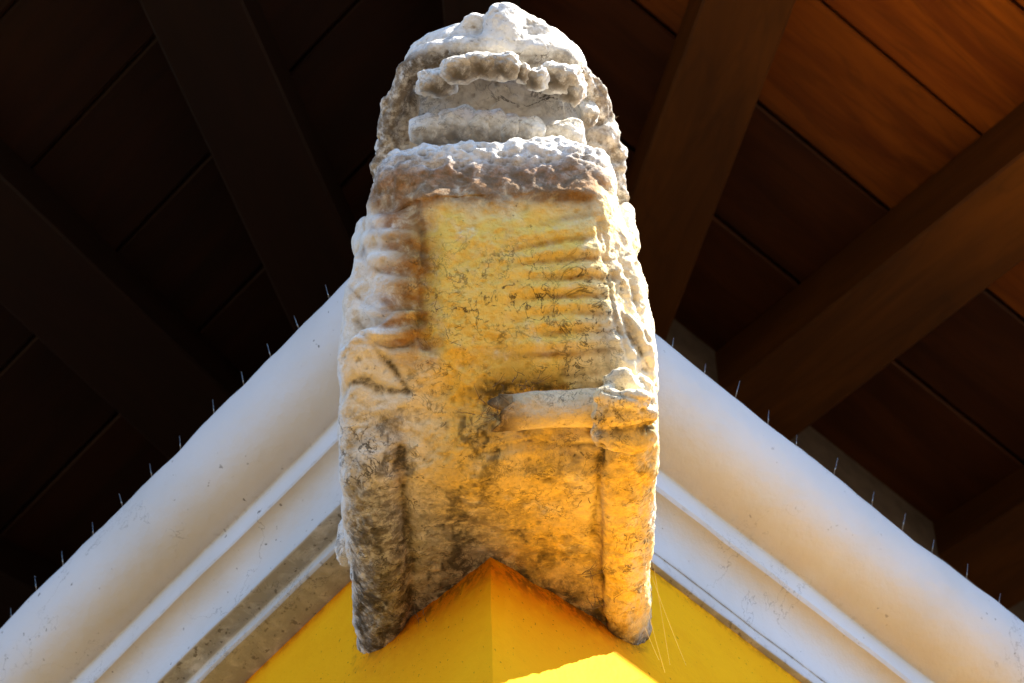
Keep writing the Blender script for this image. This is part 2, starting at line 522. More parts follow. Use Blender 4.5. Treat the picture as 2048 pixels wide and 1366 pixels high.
for side in (1, -1):
    off = 0.0 if side > 0 else -0.012
    for d0, d1 in zip(edges[:-1], edges[1:]):
        a0, a1 = d0 + off - 0.003, d1 + off + 0.003
        if d0 == edges[0]: a0 = DE - 0.022
        j0, j1 = rb.uniform(-0.003, 0.003), rb.uniform(-0.003, 0.003)
        s0, s1 = hip_s(side, a0) + 0.004, hip_s(side, a1) + 0.004
        bot = [rp(side, a0, s0, j0), rp(side, a0, 6.0, j1), rp(side, a1, 6.0, j1), rp(side, a1, s1, j0)]
        top = [v + Vector((0, 0, 0.022)) for v in bot]
        prism('ceiling_board', bot, top, M_BOARD_SHADED if side < 0 else (M_BOARD if d0 > 0.3 else M_BOARD_HALF_SHADED), roof)
    # roof covering above the boards
    bot = [rp(side, DE, hip_s(side, DE), 0.03), rp(side, DE, 6.0, 0.03), rp(side, -2.5, 6.0, 0.03), rp(side, -2.5, hip_s(side, -2.5), 0.03)]
    top = [v + Vector((0, 0, 0.06)) for v in bot]
    prism('roof_tiles', bot, top, M_DECK, roof)
    bot = [rp(side, DE, hip_s(side, DE), -0.13), rp(side, DE, 6.0, -0.13), rp(side, DE - 0.02, 6.0, -0.13), rp(side, DE - 0.02, hip_s(side, DE - 0.02), -0.13)]
    top = [v + Vector((0, 0, 0.158)) for v in bot]
    prism('fascia_board', bot, top, M_RAFTER, roof)

def rafter(side, p0, p1, width, depth=0.11):
    (d0, s0), (d1, s1) = p0, p1
    v = Vector((d1 - d0, s1 - s0)).normalized(); w = Vector((-v.y, v.x)) * width / 2
    # run out to the fascia and in past the upper wall
    def ext(dt): 
        t = (dt - d0) / (d1 - d0)
        return s0 + t * (s1 - s0)
    A = (DE - 0.03, ext(DE - 0.03)); B = (-0.34, ext(-0.34))
    bot = [rp(side, A[0] + w.x, A[1] + w.y, -depth), rp(side, B[0] + w.x, B[1] + w.y, -depth),
           rp(side, B[0] - w.x, B[1] - w.y, -depth), rp(side, A[0] - w.x, A[1] - w.y, -depth)]
    top = [p + Vector((0, 0, depth - 0.002)) for p in bot]
    prism('rafter', bot, top, M_RAFTER if side > 0 else M_RAFTER_SHADED, roof)
rafter(1, (0.387, 0.204), (0.076, 0.368), 0.135)
rafter(1, (0.54, 0.750), (-0.1, 0.790), 0.150, 0.15)
rafter(1, (0.54, 1.33), (-0.1, 1.33), 0.17)
rafter(-1, (0.449, 0.18), (-0.05, 0.48), 0.145)
rafter(-1, (0.487, 0.69), (-0.096, 0.845), 0.16)
rafter(-1, (0.54, 1.35), (-0.1, 1.37), 0.17)
for side in (1, -1):
    for s in (1.95, 2.6, 3.3, 4.0, 4.7, 5.4):
        rafter(side, (0.54, s), (-0.1, s), 0.16)
# hip rafter on the corner line
hv = corner(1, 1).normalized(); hw = Vector((-hv.y, hv.x, 0)) * 0.06
bot = []
for d, sg in ((DE - 0.04, 1), (-0.4, 1), (-0.4, -1), (DE - 0.04, -1)):
    c = corner(d, d); bot.append(Vector((c.x, c.y, ZB - SL * d - 0.15)) + hw * sg)
prism('hip_rafter', bot, [v + Vector((0, 0, 0.142)) for v in bot], M_RAFTER_SHADED, roof)

# ------------------------------------------------------------------ statue: signed distance sculpture turned into one mesh
H = 0.0026
LO = np.array([-0.245, -0.66, -0.47]); HI = np.array([0.275, 0.30, 0.36])
NX, NY, NZ = [int(math.ceil((HI[i] - LO[i]) / H)) + 1 for i in range(3)]
GX = (LO[0] + H * np.arange(NX)).astype(np.float32)
GY = (LO[1] + H * np.arange(NY)).astype(np.float32)
GZ = (LO[2] + H * np.arange(NZ)).astype(np.float32)
F = np.full((NX, NY, NZ), 0.3, dtype=np.float32)

def sub(lo, hi, pad):
    out = []
    for a in range(3):
        i0 = int(np.clip(math.floor((lo[a] - pad - LO[a]) / H), 0, F.shape[a] - 1))
        i1 = int(np.clip(math.ceil((hi[a] + pad - LO[a]) / H) + 1, 1, F.shape[a]))
        out.append(slice(i0, i1))
    X = GX[out[0]][:, None, None]; Y = GY[out[1]][None, :, None]; Z = GZ[out[2]][None, None, :]
    return tuple(out), X, Y, Z
def smin(a, b, k):
    if k <= 0: return np.minimum(a, b)
    h = np.maximum(k - np.abs(a - b), 0) / k
    return np.minimum(a, b) - h * h * k * 0.25
def union(sl, d, k): F[sl] = smin(F[sl], d.astype(np.float32), k)
def carve(sl, d, k): F[sl] = -smin(-F[sl], d.astype(np.float32), k)

def ball(c, r, k=0.01, cut=False, rot=None):
    c = np.array(c, float); r = np.array(r if hasattr(r, '__len__') else (r, r, r), float)
    mx = r.max()
    sl, X, Y, Z = sub(c - mx, c + mx, k + 0.02)
    x, y, z = X - c[0], Y - c[1], Z - c[2]
    if rot is not None:
        Rm = np.array(rot)
        x, y, z = (Rm[0][0] * x + Rm[0][1] * y + Rm[0][2] * z, Rm[1][0] * x + Rm[1][1] * y + Rm[1][2] * z, Rm[2][0] * x + Rm[2][1] * y + Rm[2][2] * z)
    q = np.sqrt((x / r[0]) ** 2 + (y / r[1]) ** 2 + (z / r[2]) ** 2)
    q2 = np.sqrt((x / r[0] ** 2) ** 2 + (y / r[1] ** 2) ** 2 + (z / r[2] ** 2) ** 2) + 1e-9
    d = q * (q - 1) / q2
    (carve if cut else union)(sl, d, k)

def cap(a, b, ra, rb, k=0.01, cut=False):
    a = np.array(a, float); b = np.array(b, float); mx = max(ra, rb)
    sl, X, Y, Z = sub(np.minimum(a, b) - mx, np.maximum(a, b) + mx, k + 0.02)
    ab = b - a; L2 = float(ab @ ab) + 1e-12
    t = np.clip(((X - a[0]) * ab[0] + (Y - a[1]) * ab[1] + (Z - a[2]) * ab[2]) / L2, 0, 1)
    d = np.sqrt((X - a[0] - t * ab[0]) ** 2 + (Y - a[1] - t * ab[1]) ** 2 + (Z - a[2] - t * ab[2]) ** 2) - (ra + (rb - ra) * t)
    (carve if cut else union)(sl, d, k)

def chain(pts, radii, k=0.008, cut=False, smooth=6):
    pts = np.array(pts, float); n = len(pts)
    rad = np.array(radii if hasattr(radii, '__len__') else [radii] * n, float)
    q, rr = [], []
    for i in range(n - 1):                   # Catmull-Rom
        p0, p1, p2, p3 = pts[max(i - 1, 0)], pts[i], pts[i + 1], pts[min(i + 2, n - 1)]
        for s in np.linspace(0, 1, smooth, endpoint=False):
            q.append(0.5 * (2 * p1 + (p2 - p0) * s + (2 * p0 - 5 * p1 + 4 * p2 - p3) * s * s + (3 * p1 - p0 - 3 * p2 + p3) * s ** 3))
            rr.append(rad[i] + (rad[i + 1] - rad[i]) * s)
    q.append(pts[-1]); rr.append(rad[-1])
    for i in range(len(q) - 1): cap(q[i], q[i + 1], rr[i], rr[i + 1], k, cut)
    return q

def polyx(poly, cx, hw_at, rnd, k=0.01, cut=False, ytaper=None):
    # outline in (y, z) swept across x, its half width given per height/depth by hw_at(Y, Z)
    poly = np.array(poly, float)
    lo = np.array([cx - 0.3, poly[:, 0].min(), poly[:, 1].min()]); hi = np.array([cx + 0.3, poly[:, 0].max(), poly[:, 1].max()])
    sl, X, Y, Z = sub(lo, hi, k + 0.02)
    Y2, Z2 = np.broadcast_arrays(Y[0], Z[0])
    Y2 = Y2.astype(float); Z2 = Z2.astype(float)
    d2 = np.full(Y2.shape, 1e9); sgn = np.ones(Y2.shape)
    n = len(poly)
    for i in range(n):
        a, b = poly[i], poly[i - 1]
        e = b - a; wy, wz = Y2 - a[0], Z2 - a[1]
        t = np.clip((wy * e[0] + wz * e[1]) / (e @ e), 0, 1)
        d2 = np.minimum(d2, (wy - e[0] * t) ** 2 + (wz - e[1] * t) ** 2)
        c1 = Z2 >= a[1]; c2 = Z2 < b[1]; c3 = e[0] * wz > e[1] * wy
        flip = (c1 & c2 & c3) | (~c1 & ~c2 & ~c3)
        sgn = np.where(flip, -sgn, sgn)
    dp = (sgn * np.sqrt(d2)) + rnd
    dx = np.abs(X - cx) - (hw_at(Y2, Z2)[None] - rnd)
    dp = dp[None]
    d = np.minimum(np.maximum(dp, dx), 0) + np.sqrt(np.maximum(dp, 0) ** 2 + np.maximum(dx, 0) ** 2) - rnd
    if ytaper is not None: d = -smin(-d, -ytaper(X, Y, Z), 0.012)
    (carve if cut else union)(sl, d, k)

def yz(*pts):
    return [(p[1], p[2]) for p in pts]

CX = 0.013
# ---- mass of the head and the cavity of the mouth
HX = 0.010
def slab(cx, cy, rx, ry, z0, z1, rnd, n, k=0.01, cut=False, ymax=None):
    lo = np.array([cx - rx, cy - ry, z0]); hi = np.array([cx + rx, cy + ry, z1])
    sl, X, Y, Z = sub(lo, hi, k + 0.02)
    q = (np.abs((X - cx) / rx) ** n + np.abs((Y - cy) / ry) ** n) ** (1 / n)
    g = np.sqrt(((X - cx) / rx ** 2) ** 2 + ((Y - cy) / ry ** 2) ** 2) + 1e-6
    dp = (q - 1) * q / np.maximum(g * 1.0, 1.0) + rnd
    dz = np.maximum(z0 - Z, Z - z1) + rnd
    if ymax is not None: dz = np.maximum(dz, Y - ymax + rnd)
    d = np.minimum(np.maximum(dp, dz), 0) + np.sqrt(np.maximum(dp, 0) ** 2 + np.maximum(dz, 0) ** 2) - rnd
    (carve if cut else union)(sl, d, k)
slab(HX, -0.25, 0.154, 0.322, 0.064, 0.128, 0.02, 2.6)
ball((HX, -0.26, 0.11), (0.144, 0.25, 0.14), 0.03)
polyx([(-0.415, 0.10), (-0.375, -0.12), (0.0, -0.15), (0.0, 0.16), (-0.38, 0.15)], HX + 0.002, lambda Y, Z: 0.146 + 0.0 * Y, 0.02, 0.02)
ball((HX, -0.40, 0.115), (0.137, 0.135, 0.120), 0.02)
def mouth_hw(Y, Z): return np.interp(Y, [-0.60, -0.52, -0.46, -0.36], [0.085, 0.120, 0.130, 0.136])
polyx([(-0.66, -0.14), (-0.66, 0.050), (-0.560, 0.074), (-0.512, 0.170), (-0.440, 0.108), (-0.410, 0.030), (-0.350, -0.14)], HX, mouth_hw, 0.012, 0.008, True)
# ---- trunk, chest and lower jaw in one profile
PROFILE = yz((0, 0.26, -0.191), (0.0110, 0.0000, -0.2729), (0.0140, -0.1780, -0.3645), (0.0150, -0.2220, -0.3565), (0.0158, -0.2540, -0.3398), (0.0168, -0.2980, -0.3313), (0.0178, -0.3420, -0.3184), (0.0191, -0.3880, -0.2868),
             (0.0205, -0.4360, -0.2458), (0.0215, -0.4700, -0.2043), (0.0220, -0.4860, -0.1880), (0.0226, -0.4920, -0.1392), (0.0231, -0.4840, -0.0623)) + [(-0.40, -0.012), (-0.34, 0.02), (-0.1, 0.12), (0.26, 0.12)]
_pb = [-0.2726, -0.0040, 0.1303, 0.1974, 0.2511, 0.2981, 0.3451, 0.3787, 0.4056]
_ph = [0.190, 0.199, 0.197, 0.188, 0.174, 0.160, 0.148, 0.142, 0.136]
def body_hw(Y, Z):
    return np.interp(-0.866 * Y + 0.5 * Z, _pb, _ph)
_pz = np.array([p[1] for p in PROFILE[3:11]]); _py = np.array([p[0] for p in PROFILE[3:11]])
def chamfer(X, Y, Z):
    # the chest turns away on either side of its front panel
    yp = np.interp(Z, _pz, _py)
    wgt = np.clip((Z + 0.335) / 0.05, 0, 1) * np.clip((-0.070 - Z) / 0.09, 0, 1)
    l = 0.62 * (-0.0752 - X) - 0.78 * (Y - yp)
    r = 0.80 * (X - 0.1424) - 0.60 * (Y - yp)
    return np.maximum(l, r) - (1 - wgt) * 0.12
polyx(PROFILE, CX, body_hw, 0.022, 0.006, False, chamfer)
# jaw shoulders sit a little lower than its middle
ball((0.0227, -0.4850, -0.1122), (0.115, 0.022, 0.034), 0.03)
ball((-0.0595, -0.4800, -0.1190), (0.055, 0.020, 0.032), 0.025)
ball((0.1044, -0.4800, -0.1203), (0.055, 0.020, 0.034), 0.025)
# hollow under the lower lip
chain([(-0.0808, -0.4780, -0.2143), (-0.0402, -0.4880, -0.2218), (0.0218, -0.4900, -0.2220), (0.0837, -0.4880, -0.2199), (0.1210, -0.4760, -0.2098)], [0.002, 0.006, 0.008, 0.007, 0.002], 0.03, True)
# ---- lip rim, twisted like a rope towards the mouth corners
lip_l = [(0.0270, -0.5550, 0.0625), (-0.0096, -0.5640, 0.0606), (-0.0517, -0.5550, 0.0783), (-0.0848, -0.5340, 0.0818), (-0.1055, -0.4940, 0.0818), (-0.1196, -0.4420, 0.0757), (-0.1295, -0.3940, 0.0582), (-0.1346, -0.3500, 0.0340)]
lip_r = [(0.0270, -0.5550, 0.0625), (0.0645, -0.5640, 0.0568), (0.0967, -0.5550, 0.0648), (0.1259, -0.5340, 0.0564), (0.1451, -0.4940, 0.0633), (0.1601, -0.4420, 0.0618), (0.1702, -0.3940, 0.0407), (0.1763, -0.3500, 0.0190)]
rl = chain(lip_l, [0.013, 0.012, 0.012, 0.011, 0.010, 0.011, 0.011, 0.010], 0.008)
rr_ = chain(lip_r, [0.013, 0.012, 0.012, 0.011, 0.010, 0.011, 0.011, 0.010], 0.008)
def beads(path, start):
    acc, last = 0.0, path[0]
    j = 0
    rg = np.random.default_rng(5)
    for p in path[1:]:
        acc += np.linalg.norm(p - last); last = p
        if acc > 0.0135:
            acc = 0; j += 1
            if j > start: ball(p + np.array([0, -0.003, 0]) + rg.normal(0, 0.0012, 3), (0.0165 + rg.uniform(-.002, .002), 0.0195, 0.0060), 0.002)
for pth in (lip_l, lip_r):
    beads(chain(pth, 0.008, 0.004, False, 14), 9)
# domed brow of the snout above the rim
chain([(-0.0854, -0.5200, 0.1103), (-0.0645, -0.5280, 0.1284), (-0.0230, -0.5410, 0.1233), (0.0260, -0.5480, 0.1094), (0.0747, -0.5410, 0.1153), (0.1025, -0.5280, 0.1138), (0.1227, -0.5200, 0.0908)], [0.011, 0.018, 0.020, 0.021, 0.020, 0.018, 0.011], 0.012)
chain([(-0.0737, -0.4900, 0.1647), (-0.0200, -0.5300, 0.1250), (0.0258, -0.5350, 0.1183), (0.0746, -0.5300, 0.1171), (0.1106, -0.4900, 0.1493)], [0.022, 0.026, 0.028, 0.026, 0.022], 0.012)
# ---- nose
cap((0.0299, -0.5660, 0.0692), (0.0328, -0.5780, 0.0826), 0.022, 0.024, 0.018)
ball((0.0330, -0.5830, 0.0960), (0.027, 0.026, 0.017), 0.012)
ball((-0.0060, -0.5720, 0.1090), (0.018, 0.020, 0.012), 0.012)
ball((0.0626, -0.5740, 0.0953), (0.021, 0.020, 0.014), 0.014)
ball((0.0792, -0.5680, 0.0861), (0.014, 0.018, 0.012), 0.012)
# gum behind the rim
chain([(-0.0724, -0.5120, 0.0789), (-0.0394, -0.5350, 0.0745), (0.0255, -0.5480, 0.0564), (0.0835, -0.5380, 0.0621), (0.1221, -0.5100, 0.0701)], 0.008, 0.012)
# pale cheek folds inside the mouth corners
chain([(-0.0892, -0.4800, 0.1002), (-0.0952, -0.4550, 0.0921), (-0.1038, -0.4250, 0.0724), (-0.1113, -0.4050, 0.0475)], [0.008, 0.010, 0.010, 0.008], 0.010)
chain([(0.1361, -0.4800, 0.0743), (0.1447, -0.4550, 0.0657), (0.1519, -0.4250, 0.0526), (0.1598, -0.4050, 0.0202)], [0.008, 0.010, 0.010, 0.008], 0.010)
ball((0.1565, -0.4400, 0.0488), (0.016, 0.015, 0.010), 0.006)
# ---- ears / cheek curls at the sides
ball((0.1852, -0.3300, -0.0224), (0.017, 0.040, 0.048), 0.006)
ball((0.1880, -0.3300, 0.0212), (0.010, 0.020, 0.020), 0.008)
ball((-0.1556, -0.3250, -0.0107), (0.014, 0.030, 0.042), 0.006)
# ---- mane locks, right (lapping over one another)
chain([(0.1492, -0.4150, -0.1212), (0.1546, -0.3850, -0.1853), (0.1656, -0.3500, -0.2262), (0.1851, -0.3100, -0.2706), (0.1967, -0.2700, -0.2895)], [0.014, 0.020, 0.022, 0.020, 0.010], 0.012)
chain([(0.1711, -0.3750, -0.1416), (0.1823, -0.3450, -0.1795), (0.1949, -0.3100, -0.2080), (0.2017, -0.2750, -0.2423)], [0.010, 0.015, 0.015, 0.008], 0.006)
chain([(0.1826, -0.3300, -0.1134), (0.1945, -0.3050, -0.1347), (0.2004, -0.2850, -0.1773)], [0.010, 0.014, 0.008], 0.006)
chain([(0.1514, -0.3920, -0.2493), (0.1577, -0.3620, -0.2975), (0.1720, -0.3200, -0.3244), (0.1903, -0.2850, -0.3268)], [0.009, 0.014, 0.016, 0.008], 0.006)
# ---- mane locks, left: soft lobes with crescent edges
chain([(-0.1224, -0.3950, -0.0710), (-0.1278, -0.3680, -0.1148), (-0.1358, -0.3350, -0.1598), (-0.1453, -0.3000, -0.2005)], [0.014, 0.020, 0.022, 0.018], 0.014)
ball((-0.1044, -0.4350, -0.1794), (0.040, 0.020, 0.030), 0.016)
ball((-0.1083, -0.4000, -0.2131), (0.036, 0.020, 0.036), 0.016)
ball((-0.1120, -0.3650, -0.2526), (0.038, 0.022, 0.036), 0.012)
ball((-0.1061, -0.3450, -0.2832), (0.034, 0.020, 0.024), 0.008)
ball((-0.1375, -0.3050, -0.2786), (0.044, 0.024, 0.036), 0.010)
# crease between the left locks and the chest panel
chain([(-0.1035, -0.4620, -0.1807), (-0.0743, -0.4680, -0.2170), (-0.0650, -0.4400, -0.2490), (-0.0696, -0.4020, -0.2823), (-0.0669, -0.3620, -0.3121), (-0.0613, -0.3400, -0.3237)], [0.004, 0.008, 0.008, 0.007, 0.006, 0.003], 0.014, True)
# ---- legs along the underside
def under(x, y, dz): return (x, y, -0.295 + 0.4 * y + dz)
cap(under(0.168, -0.215, 0.043), under(0.164, 0.26, 0.042), 0.042, 0.044, 0.004)
cap(under(-0.146, -0.190, 0.038), under(-0.140, 0.26, 0.037), 0.040, 0.042, 0.006)
# left stump where the other paw has broken off
ball((-0.1431, -0.2580, -0.3031), (0.036, 0.020, 0.030), 0.016)
# ---- right paw
ball((0.1700, -0.2850, -0.3767), (0.041, 0.036, 0.034), 0.008)
ball((0.1627, -0.3220, -0.3809), (0.024, 0.020, 0.015), 0.006)
ball((0.1905, -0.3000, -0.3715), (0.020, 0.026, 0.018), 0.006)
ball((0.1459, -0.3180, -0.4070), (0.018, 0.016, 0.016), 0.008)
ball((0.1724, -0.3180, -0.4177), (0.030, 0.016, 0.014), 0.006)
ball((0.1700, -0.2920, -0.4122), (0.042, 0.024, 0.013), 0.004)
ball((0.1677, -0.2620, -0.4027), (0.042, 0.028, 0.018), 0.004)
# socket and slot round the rod
ball((0.0414, -0.2920, -0.3381), (0.056, 0.055, 0.013), 0.005, True)
ball((0.0816, -0.2920, -0.3387), (0.024, 0.050, 0.011), 0.005, True)
ball((0.0055, -0.2780, -0.3745), (0.020, 0.030, 0.026), 0.008, True)
# ---- mortar smeared between the left flank and the cornice
ball((-0.1942, 0.1200, -0.0259), (0.012, 0.030, 0.038), 0.012)
ball((-0.1987, 0.1300, -0.0513), (0.014, 0.020, 0.014), 0.010)


def surface_nets():
    ins = F < 0
    c = [ins[:-1, :-1, :-1], ins[1:, :-1, :-1], ins[:-1, 1:, :-1], ins[1:, 1:, :-1], ins[:-1, :-1, 1:], ins[1:, :-1, 1:], ins[:-1, 1:, 1:], ins[1:, 1:, 1:]]
    cnt = np.zeros(c[0].shape, np.int8)
    for a in c: cnt += a
    act = (cnt > 0) & (cnt < 8)
    idx = np.full(act.shape, -1, np.int32)
    I, J, K_ = np.nonzero(act)
    idx[I, J, K_] = np.arange(len(I))
    cor = [(a, b, d) for d in (0, 1) for b in (0, 1) for a in (0, 1)]
    val = [F[I + a, J + b, K_ + d] for a, b, d in cor]
    acc = np.zeros((len(I), 3)); num = np.zeros(len(I))
    for p in range(8):
        for q in range(p + 1, 8):
            if bin(p ^ q).count('1') != 1: continue
            v0, v1 = val[p], val[q]
            m_ = (v0 < 0) != (v1 < 0)
            t = np.where(m_, v0 / np.where(m_, v0 - v1, 1), 0)
            pp, qq = np.array(cor[p]), np.array(cor[q])
            acc += np.where(m_[:, None], pp + (qq - pp) * t[:, None], 0); num += m_
    V = (np.stack([I, J, K_], 1) + acc / num[:, None]) * H + LO
    quads = []
    for ax in range(3):
        sl0 = [slice(None)] * 3; sl1 = [slice(None)] * 3
        sl0[ax] = slice(0, -1); sl1[ax] = slice(1, None)
        ch = ins[tuple(sl0)] != ins[tuple(sl1)]
        i, j, k = np.nonzero(ch)
        u, v = [(1, 2), (2, 0), (0, 1)][ax]
        pos = np.stack([i, j, k], 1)
        ok = (pos[:, u] > 0) & (pos[:, v] > 0) & (pos[:, u] < idx.shape[u]) & (pos[:, v] < idx.shape[v])
        pos = pos[ok]
        fl = ins[pos[:, 0], pos[:, 1], pos[:, 2]]
        def cell(du, dv):
            q = pos.copy(); q[:, u] += du; q[:, v] += dv
            return idx[q[:, 0], q[:, 1], q[:, 2]]
        a, b, c_, d = cell(-1, -1), cell(0, -1), cell(0, 0), cell(-1, 0)
        quad = np.stack([a, b, c_, d], 1)
        quad[~fl] = quad[~fl][:, ::-1]
        quads.append(quad)
    Q = np.concatenate(quads)
    return V, Q[(Q >= 0).all(1)]
V, Q = surface_nets()
def relax(V, Q, it):
    n = len(V)
    e = np.concatenate([Q[:, [0, 1]], Q[:, [1, 2]], Q[:, [2, 3]], Q[:, [3, 0]]])
    deg = np.bincount(e.ravel(), minlength=n).astype(float)
    for _ in range(it):
        s = np.stack([np.bincount(e[:, 0], V[e[:, 1], a], n) + np.bincount(e[:, 1], V[e[:, 0], a], n) for a in range(3)], 1)
        V = V * 0.5 + 0.5 * s / np.maximum(deg, 1)[:, None]
    return V
def normals(V, Q):
    fn = np.cross(V[Q[:, 2]] - V[Q[:, 0]], V[Q[:, 3]] - V[Q[:, 1]])
    n = np.stack([sum(np.bincount(Q[:, i], fn[:, a], len(V)) for i in range(4)) for a in range(3)], 1)
    return n / (np.linalg.norm(n, axis=1, keepdims=True) + 1e-12)
V = relax(V, Q, 1)
def gauss(v, c, w): return np.exp(-((v - c) / w) ** 2)
def box(v, a, b, s): return np.clip((v - a) / s + 0.5, 0, 1) * np.clip((b - v) / s + 0.5, 0, 1)
N0 = normals(V, Q)
sa = V[:, 0]                                    # across the statue
sb = -0.866 * V[:, 1] + 0.5 * V[:, 2]           # up along its sloping front
rough = 1.0 + 1.6 * box(sb, 0.3586, 0.4244, 0.02) + 0.7 * box(sb, 0.0900, 0.3183, 0.03) * (sa > 0.1477) + 0.3 * box(sb, 0.0295, 0.1101, 0.02) * (sa > 0.1309)
disp = fbm(V, 13, 3) * 0.0030 + fbm(V, 42, 3, 0.55) * 0.0016 * rough
bil = 0.35 - np.abs(fbm(V, 36, 3, 0.5, 8.0))                   # lumpy hand-thrown plaster
disp += 0.0030 * bil * np.clip(rough - 0.7, 0.25, 2)
fl = fbm(V, 21, 4, 0.55, 15.0)                                 # flaked coats with a small step at the edge
disp += 0.0015 * np.clip((fl - 0.10) / 0.05, 0, 1) - 0.0016 * np.clip((-0.25 - fl) / 0.05, 0, 1)
pit = fbm(V, 95, 2, 0.5, 23.0)
disp -= 0.0016 * np.clip((pit - 0.62) / 0.15, 0, 1)
rid = 1 - np.abs(fbm(V * np.array([1, 1, 2.2]), 32, 3, 0.5, 4.0)) * 2
disp += 0.0034 * rid * box(sb, 0.3653, 0.4177, 0.02) * box(sa, -0.1343, 0.1477, 0.02)
# ribs on the right of the chest
ph = sb / 0.0248 + 0.5 * fbm(V, 8, 2, off=2.0)
rib_m = box(sa, 0.0470, 0.1511, 0.06) * box(sb, 0.1068, 0.2948, 0.05)
rib = np.sin(2 * np.pi * ph)
disp += 0.0026 * rib * rib_m
# lumps down the left crease
ph2 = sb / 0.0289 + 0.4 * fbm(V, 9, 2, off=7.0)
lum_m = box(sa, -0.1531, -0.0725, 0.05) * box(sb, 0.1370, 0.3250, 0.05)
lum = np.sin(2 * np.pi * ph2)
disp += 0.0032 * lum * lum_m
# flutes hanging under the lower lip
fl_m = box(sb, 0.3237, 0.3686, 0.025) * box(sa, -0.1276, 0.1410, 0.05)
flu = np.sin(2 * np.pi * (sa / 0.0389 + 1.1 * fbm(V, 12, 3, off=1.0)))
disp += 0.0014 * flu * fl_m
# engraved lines: mane crescents, locks, paw creases, leg edges
def seg_dist(pts):
    d = np.full(len(V), 9.0)
    for (x0, y0), (x1, y1) in zip(pts[:-1], pts[1:]):
        ex, ey = x1 - x0, y1 - y0
        t = np.clip(((sa - x0) * ex + (sb - y0) * ey) / (ex * ex + ey * ey), 0, 1)
        d = np.minimum(d, np.hypot(sa - x0 - t * ex, sb - y0 - t * ey))
    return d
wobx = fbm(V, 22, 3, off=40.0) * 0.003
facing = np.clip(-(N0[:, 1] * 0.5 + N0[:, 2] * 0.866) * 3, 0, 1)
LINES = [
    (0.0050, 0.0045, [(740, 640), (765, 672), (800, 692), (835, 690), (856, 672)]),
    (0.0055, 0.0050, [(752, 660), (785, 705), (812, 735), (835, 775)]),
    (0.0060, 0.0055, [(702, 782), (722, 760), (750, 752), (790, 772), (835, 776)]),
    (0.0035, 0.0040, [(742, 500), (760, 530), (790, 552), (830, 556)]),
    (0.0035, 0.0040, [(746, 440), (770, 470), (805, 488), (846, 486)]),
    (0.0035, 0.0040, [(728, 575), (752, 606), (790, 622), (846, 618)]),
    (0.0060, 0.0050, [(1212, 540), (1228, 610), (1252, 680), (1284, 740)]),
    (0.0055, 0.0045, [(1234, 540), (1258, 620), (1284, 690)]),
    (0.0050, 0.0045, [(1200, 470), (1208, 560), (1220, 640), (1244, 720)]),
    (0.0050, 0.0040, [(1170, 852), (1215, 856), (1262, 852), (1312, 838)]),
    (0.0040, 0.0040, [(1192, 772), (1232, 786), (1268, 800), (1306, 806)]),
    (0.0060, 0.0055, [(1186, 885), (1184, 960), (1180, 1060), (1182, 1150), (1190, 1250)]),
    (0.0045, 0.0055, [(818, 880), (820, 960), (824, 1060), (826, 1150), (824, 1260)]),
    (0.0060, 0.0075, [(806, 424), (846, 428), (866, 470), (870, 540), (860, 610), (866, 690)]),
    (0.0035, 0.0075, [(830, 424), (900, 412), (1000, 408), (1100, 412), (1172, 424)]),
    (0.0030, 0.0040, [(1000, 882), (1060, 872), (1120, 882), (1180, 880)]),
]
groove = np.zeros(len(V))
for dep, wid, pts in LINES:
    q_ = [((px - 980) * 0.0006715, (894 - py) * 0.0006715) for px, py in pts]
    gd = np.exp(-((seg_dist(q_) + wobx) / wid) ** 2)
    disp -= dep * gd * facing
    groove = np.maximum(groove, gd * min(1.0, dep / 0.0055))
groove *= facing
V = V + N0 * disp[:, None]
N0 = normals(V, Q)
Vs = relax(V, Q, 10)
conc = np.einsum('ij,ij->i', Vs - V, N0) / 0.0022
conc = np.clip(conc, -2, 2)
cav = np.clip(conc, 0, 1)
front = (N0[:, 1] < 0.35)
lf, rg_ = -0.1074, 0.1377
dRw = V @ np.array(nR); dLw = V @ np.array(nL)
dw = np.minimum(np.where(V[:, 0] > 0, dRw, 9), np.where(V[:, 0] <= 0, dLw, 9))
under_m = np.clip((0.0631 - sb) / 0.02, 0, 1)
n1 = fbm(V, 10, 4, off=12.0) * 0.5 + 0.5
n2 = fbm(V, 26, 4, off=31.0) * 0.5 + 0.5
wsa = sa + fbm(V, 11, 4, off=61.0) * 0.022; wsb = sb + fbm(V, 13, 4, off=71.0) * 0.022
stain_shade = 0.85 * (0.55 * groove * n1 + 1.1 * rib_m * np.clip((-rib - 0.35) / 0.65, 0, 1) * np.clip(fbm(V, 16, 3, off=77.0) * 1.6 + 0.55, 0, 1)
         + 1.7 * np.exp(-((wsa - -0.0927) / 0.020) ** 2) * box(sb, 0.1303, 0.3351, 0.05) * (0.45 + 0.55 * np.clip(-lum, 0, 1))
         + 0.5 * lum_m * np.clip(-lum, 0, 1) * n2
         + 0.8 * fl_m * (0.4 + 0.6 * np.clip(flu, 0, 1)) + 1.0 * gauss(sb, 0.3371, 0.022) * box(sa, -0.1276, 0.1477, 0.03) * n1 * 1.6
         + 0.35 * under_m * gauss(sa, -0.1128, 0.012) + 0.3 * under_m * gauss(sa, rg_, 0.01))
ochre_bounce = box(wsb, -0.2726, 0.3149, 0.09) * (0.30 + 0.70 * box(wsa, -0.0752, 0.1209, 0.07)) * (0.75 + n1 * 0.6)
ochre_bounce *= 1 - 0.75 * np.clip((lf - sa) / 0.03 + 0.5, 0, 1)
ochre_bounce *= 1 - 0.5 * np.clip((-0.0443 - sb) / 0.05, 0, 1) * np.clip((0.0134 - sa) / 0.08 + 0.5, 0, 1)
rim_d = np.full(len(V), 9.0)
